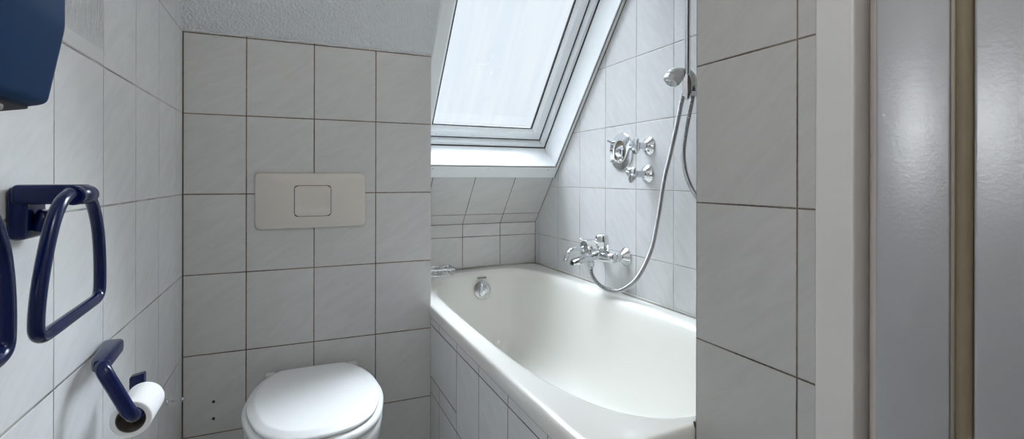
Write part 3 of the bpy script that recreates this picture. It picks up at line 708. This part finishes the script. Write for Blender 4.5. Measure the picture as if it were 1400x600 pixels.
# curved bath spout from its own wall outlet
sp = thing('bath_spout', 'short curved chrome spout on round rosette left of mixer tap', 'spout', (XS, 1.90, 0.733))
bm = NB(); add_lathe(bm, [(0.036, 0.0005), (0.036, 0.003), (0.030, 0.006), (0.014, 0.011), (0.012, 0.014)], (XS, 1.905, 0.738), OUTW, 40); obj('rosette', bm, chrome, sp, auto=30)
bm = NB(); add_tube(bm, smooth_path([(XS-0.008, 1.905, 0.738), (XS-0.035, 1.905, 0.742), (XS-0.060, 1.905, 0.739), (XS-0.080, 1.905, 0.725), (XS-0.092, 1.905, 0.700), (XS-0.095, 1.905, 0.690)], 6), 0.0105, 18); obj('curved_tube', bm, chrome, sp, smooth=True)

# bath mixer
mx_ = thing('bath_mixer', 'chrome single lever bath mixer tap with spout above the tub', 'tap', (XS, 1.68, 0.74))
MZ, MX = 0.746, XS-0.062
bm = NB(); rosette(bm, 1.605, MZ, 0.036, 0.022); obj('rosette', bm, chrome, mx_, auto=25)
bm = NB(); rosette(bm, 1.755, MZ, 0.036, 0.022); obj('rosette', bm, chrome, mx_, auto=25)
for y in (1.605, 1.755):
    bm = NB(); add_lathe(bm, [(0.013, 0.018), (0.013, 0.030), (0.017, 0.032), (0.017, 0.046), (0.0145, 0.048), (0.0145, 0.062)], (XS, y, MZ), OUTW, 24); obj('connector', bm, chrome, mx_, auto=30)
bm = NB(); add_lathe(bm, [(0.013, 0), (0.018, 0.004), (0.019, 0.03), (0.022, 0.055), (0.0235, 0.085), (0.022, 0.115), (0.019, 0.145), (0.018, 0.176), (0.013, 0.180)], (MX, 1.59, MZ), (0, 1, 0), 32); obj('mixer_body', bm, chrome, mx_, smooth=True)
# spout: flattened box tapering outwards
bm = NB()
def sring(x, zc, hw, hh): return [V((x, 1.688+hw*math.copysign(abs(math.cos(t))**0.5, math.cos(t)), zc+hh*math.copysign(abs(math.sin(t))**0.5, math.sin(t)))) for t in [2*PI*i/28 for i in range(28)]]
add_loft(bm, [sring(MX+0.005, MZ+0.002, 0.022, 0.018), sring(MX-0.030, MZ, 0.0215, 0.0165), sring(MX-0.070, MZ-0.008, 0.020, 0.014), sring(MX-0.100, MZ-0.016, 0.019, 0.0125), sring(MX-0.125, MZ-0.023, 0.0185, 0.0115), sring(MX-0.130, MZ-0.0245, 0.016, 0.009)])
obj('spout', bm, chrome, mx_, auto=45)
bm = NB(); add_lathe(bm, [(0.0075, 0), (0.0075, 0.001)], (MX-0.1302, 1.684, MZ-0.022), (-1, 0, 0), 14); obj('aerator', bm, gap, mx_)
bm = NB(); add_lathe(bm, [(0.021, 0.010), (0.021, 0.028), (0.0225, 0.030), (0.0225, 0.034)], (MX, 1.665, MZ), (0, 0, 1), 36); obj('cartridge', bm, chrome_soft, mx_, auto=30)
bm = NB(); add_lathe(bm, [(0.024, 0.034), (0.0255, 0.038), (0.0265, 0.066), (0.024, 0.080), (0.018, 0.086), (0.001, 0.088)], (MX, 1.665, MZ), (-0.12, 0, 1), 36)
hd = obj('lever_cap', bm, chrome, mx_, auto=40)
bm = NB()
def lring(x, zc, hw, hh): return [V((x, 1.665+hw*math.cos(t), zc+hh*math.sin(t))) for t in [2*PI*i/18 for i in range(18)]]
add_loft(bm, [lring(MX-0.010, MZ+0.048, 0.017, 0.012), lring(MX-0.030, MZ+0.058, 0.014, 0.009), lring(MX-0.048, MZ+0.064, 0.011, 0.0045), lring(MX-0.075, MZ+0.066, 0.010, 0.0032), lring(MX-0.100, MZ+0.069, 0.009, 0.0028), lring(MX-0.108, MZ+0.072, 0.005, 0.002)])
obj('lever', bm, chrome, hd, smooth=True)
bm = NB(); add_lathe(bm, [(0.0055, 0.012), (0.0055, 0.026), (0.010, 0.028), (0.011, 0.036), (0.008, 0.040), (0.001, 0.041)], (MX-0.048, 1.688, MZ-0.003), (0, 0, 1), 20); obj('diverter_knob', bm, chrome, mx_, auto=40)
HX, HY = MX-0.040, 1.692
bm = NB(); add_lathe(bm, [(0.011, 0.008), (0.011, 0.022), (0.0135, 0.023), (0.0135, 0.040), (0.010, 0.044)], (HX, HY, MZ-0.002), (0, 0, -1), 8); obj('hose_nut', bm, chrome_soft, mx_, auto=30)

# ------------------------------------------------------------------ shower rail, handset, hoses
RX, RY = XS-0.058, 1.213
rail = thing('shower_rail', 'vertical chrome shower rail at the right of the shower wall', 'rail', (XS, RY, 1.6))
bm = NB(); add_tube(bm, [(RX, RY, 1.30), (RX, RY, 1.98)], 0.0095, 24); obj('tube', bm, chrome, rail, auto=40)
bm = NB(); add_lathe(bm, [(0.022, 0.0005), (0.022, 0.004), (0.012, 0.012), (0.011, 0.05), (0.012, 0.066)], (XS, RY, 1.965), OUTW, 28); obj('wall_bracket', bm, chrome, rail, auto=35)
bm = NB(); add_lathe(bm, [(0.020, 0.0005), (0.020, 0.004), (0.011, 0.012), (0.010, 0.05)], (XS, RY, 1.318), OUTW, 28); obj('wall_bracket', bm, chrome, rail, auto=35)
# slider: pointed oval shield in front of the rail
bm = NB()
pl = []
for k in range(32):
    t_ = 2*PI*k/32; pl.append((0.0145*math.cos(t_)*(1 if math.sin(t_) > 0 else 1-0.25*abs(math.sin(t_))**2), 0.042*math.sin(t_)))
lk = V((RX, RY, 0)).normalized(); sd = V((lk.y, -lk.x, 0))
bc = V((RX, RY, 1.333))-lk*0.012
add_loft(bm, [[bc+sd*u*k+V((0, 0, v*k))-lk*hh for u, v in pl] for hh, k in ((-0.010, 0.95), (0, 1.0), (0.006, 1.0), (0.009, 0.9), (0.010, 0.55))])
obj('slider', bm, chrome, rail, auto=30)

hs = thing('shower_handset', 'off-white hand shower head resting in the rail slider', 'shower head', (RX, RY, 1.36))
hc_ = V((RX-0.038, RY+0.014, 1.369)); fd = V((-0.60, 0.10, -0.80)).normalized()
bm = NB(); add_lathe(bm, [(0.006, -0.027), (0.018, -0.021), (0.025, -0.009), (0.0275, 0.003), (0.0275, 0.008)], hc_, fd, 36); obj('head_shell', bm, plasticw, hs, smooth=True)
bm = NB(); add_lathe(bm, [(0.0262, 0.0085), (0.0262, 0.017), (0.0235, 0.025), (0.017, 0.028)], hc_, fd, 36, lobes=(9, 0.035, 0)); obj('selector_ring', bm, plasticw, hs, auto=30)
bm = NB(); add_lathe(bm, [(0.016, 0.026), (0.015, 0.0295), (0.010, 0.030), (0.001, 0.0285)], hc_, fd, 30); obj('spray_face', bm, chrome_soft, hs, auto=30)
bm = NB(); add_tube(bm, smooth_path([hc_-fd*0.012, V((RX-0.012, RY+0.022, 1.387)), V((RX+0.012, RY+0.008, 1.381)), V((RX+0.023, RY-0.002, 1.362)), V((1.150, 1.209, 1.340))], 6), 0.0115, 18, radf=lambda i: 0.0145-0.0002*i); obj('handle', bm, plasticw, hs, smooth=True)

hose_m = mat('ribbed_steel', (0.55, 0.55, 0.56), 0.25, 1.0)
def hose(pts, name, label, group=None):
    P = resample(smooth_path(pts, 14), 0.0017)
    t = thing(name, label, 'hose', P[0], group)
    bm = NB(); add_tube(bm, P[::3]+[P[-1]], 0.0056, 10); obj('hose_core', bm, gap, t, smooth=True)
    bm = NB()
    for a in range(2, len(P)-4, 3):
        d = (P[a+1]-P[a]).normalized(); c = P[a]
        add_lathe(bm, [(0.0050, -0.0016), (0.0070, -0.0013), (0.0078, -0.0005), (0.0078, 0.0005), (0.0070, 0.0013), (0.0050, 0.0016)], c, d, 12, cap0=False, cap1=False)
    obj('ribbed_sleeve', bm, hose_m, t, smooth=True)
    bm = NB(); add_tube(bm, [P[0], P[4]], 0.0080, 14); obj('ferrule', bm, chrome, t, auto=40)
    bm = NB(); add_tube(bm, [P[-1], P[-5]], 0.0080, 14); obj('ferrule', bm, chrome, t, auto=40)
HA = [(HX, HY, MZ-0.047), (HX+0.002, HY-0.006, 0.668), (1.092, 1.650, 0.638), (1.103, 1.600, 0.626), (1.114, 1.539, 0.636), (1.124, 1.459, 0.693), (1.132, 1.392, 0.801),
      (1.136, 1.361, 0.914), (1.138, 1.332, 1.046), (1.138, 1.303, 1.128), (1.134, 1.266, 1.227), (1.127, 1.240, 1.288), (1.125, 1.224, 1.318)]
HB = [(1.150, 1.209, 1.343), (1.149, 1.213, 1.310), (1.148, 1.223, 1.267), (1.148, 1.240, 1.205), (1.148, 1.252, 1.140), (1.148, 1.247, 1.085), (1.148, 1.228, 1.037), (1.149, 1.197, 0.996), (1.154, 1.15, 0.962), (1.160, 1.08, 0.946), (1.162, 1.00, 0.944)]
hose(HA, 'shower_hose', 'long ribbed metal hose looping from the mixer tap up to the rail')
hose(HB, 'shower_hose', 'short run of ribbed metal hose hanging right of the shower rail')
# wall elbow that the right hose runs to, behind the partition edge
el = thing('hose_elbow', 'chrome wall elbow of the right hose behind the partition edge', 'hose elbow', (XS, 0.99, 0.944))
bm = NB(); add_lathe(bm, [(0.028, 0.0005), (0.028, 0.004), (0.012, 0.010), (0.011, 0.024)], (XS, 0.99, 0.944), OUTW, 28); obj('rosette', bm, chrome, el, auto=35)
bm = NB(); add_lathe(bm, [(0.010, 0), (0.010, 0.014)], (1.162, 0.986, 0.944), (0, 1, 0), 20); obj('outlet', bm, chrome, el, auto=35)

# ------------------------------------------------------------------ wire soap basket on the casing side
sbk = thing('soap_basket', 'small chrome wire soap basket in the far left bath corner', 'soap basket', (XE, 2.09, 0.64))
bx0, bx1, by0, by1, bz0, bz1 = XE+0.012, 0.638, 2.045, 2.145, 0.638, 0.664
def loop(z, g=0.0): return [(p[0], p[1], z) for p in round_poly([(bx0-g, by0-g), (bx1+g, by0-g), (bx1+g, by1+g), (bx0-g, by1+g)], 0.018, 5)]
bm = NB(); add_tube(bm, loop(bz1), 0.0032, 10, closed=True); obj('top_rail', bm, chrome, sbk, smooth=True)
bm = NB(); add_tube(bm, loop(bz0, -0.012), 0.0022, 8, closed=True); obj('base_rail', bm, chrome, sbk, smooth=True)
for k in range(9):
    x = bx0+0.018+k*0.0165
    bm = NB(); add_tube(bm, smooth_path([(x, by0, bz1), (x, by0+0.006, bz0+0.006), (x, by0+0.02, bz0-0.001), (x, (by0+by1)/2, bz0-0.003), (x, by1-0.02, bz0-0.001), (x, by1-0.006, bz0+0.006), (x, by1, bz1)], 4), 0.0016, 8); obj('wire', bm, chrome, sbk, smooth=True)
bm = NB(); add_box(bm, (XE+0.0005, 2.075, 0.646), (XE+0.012, 2.115, 0.670), 0.003); obj('wall_mount', bm, chrome, sbk, auto=40)
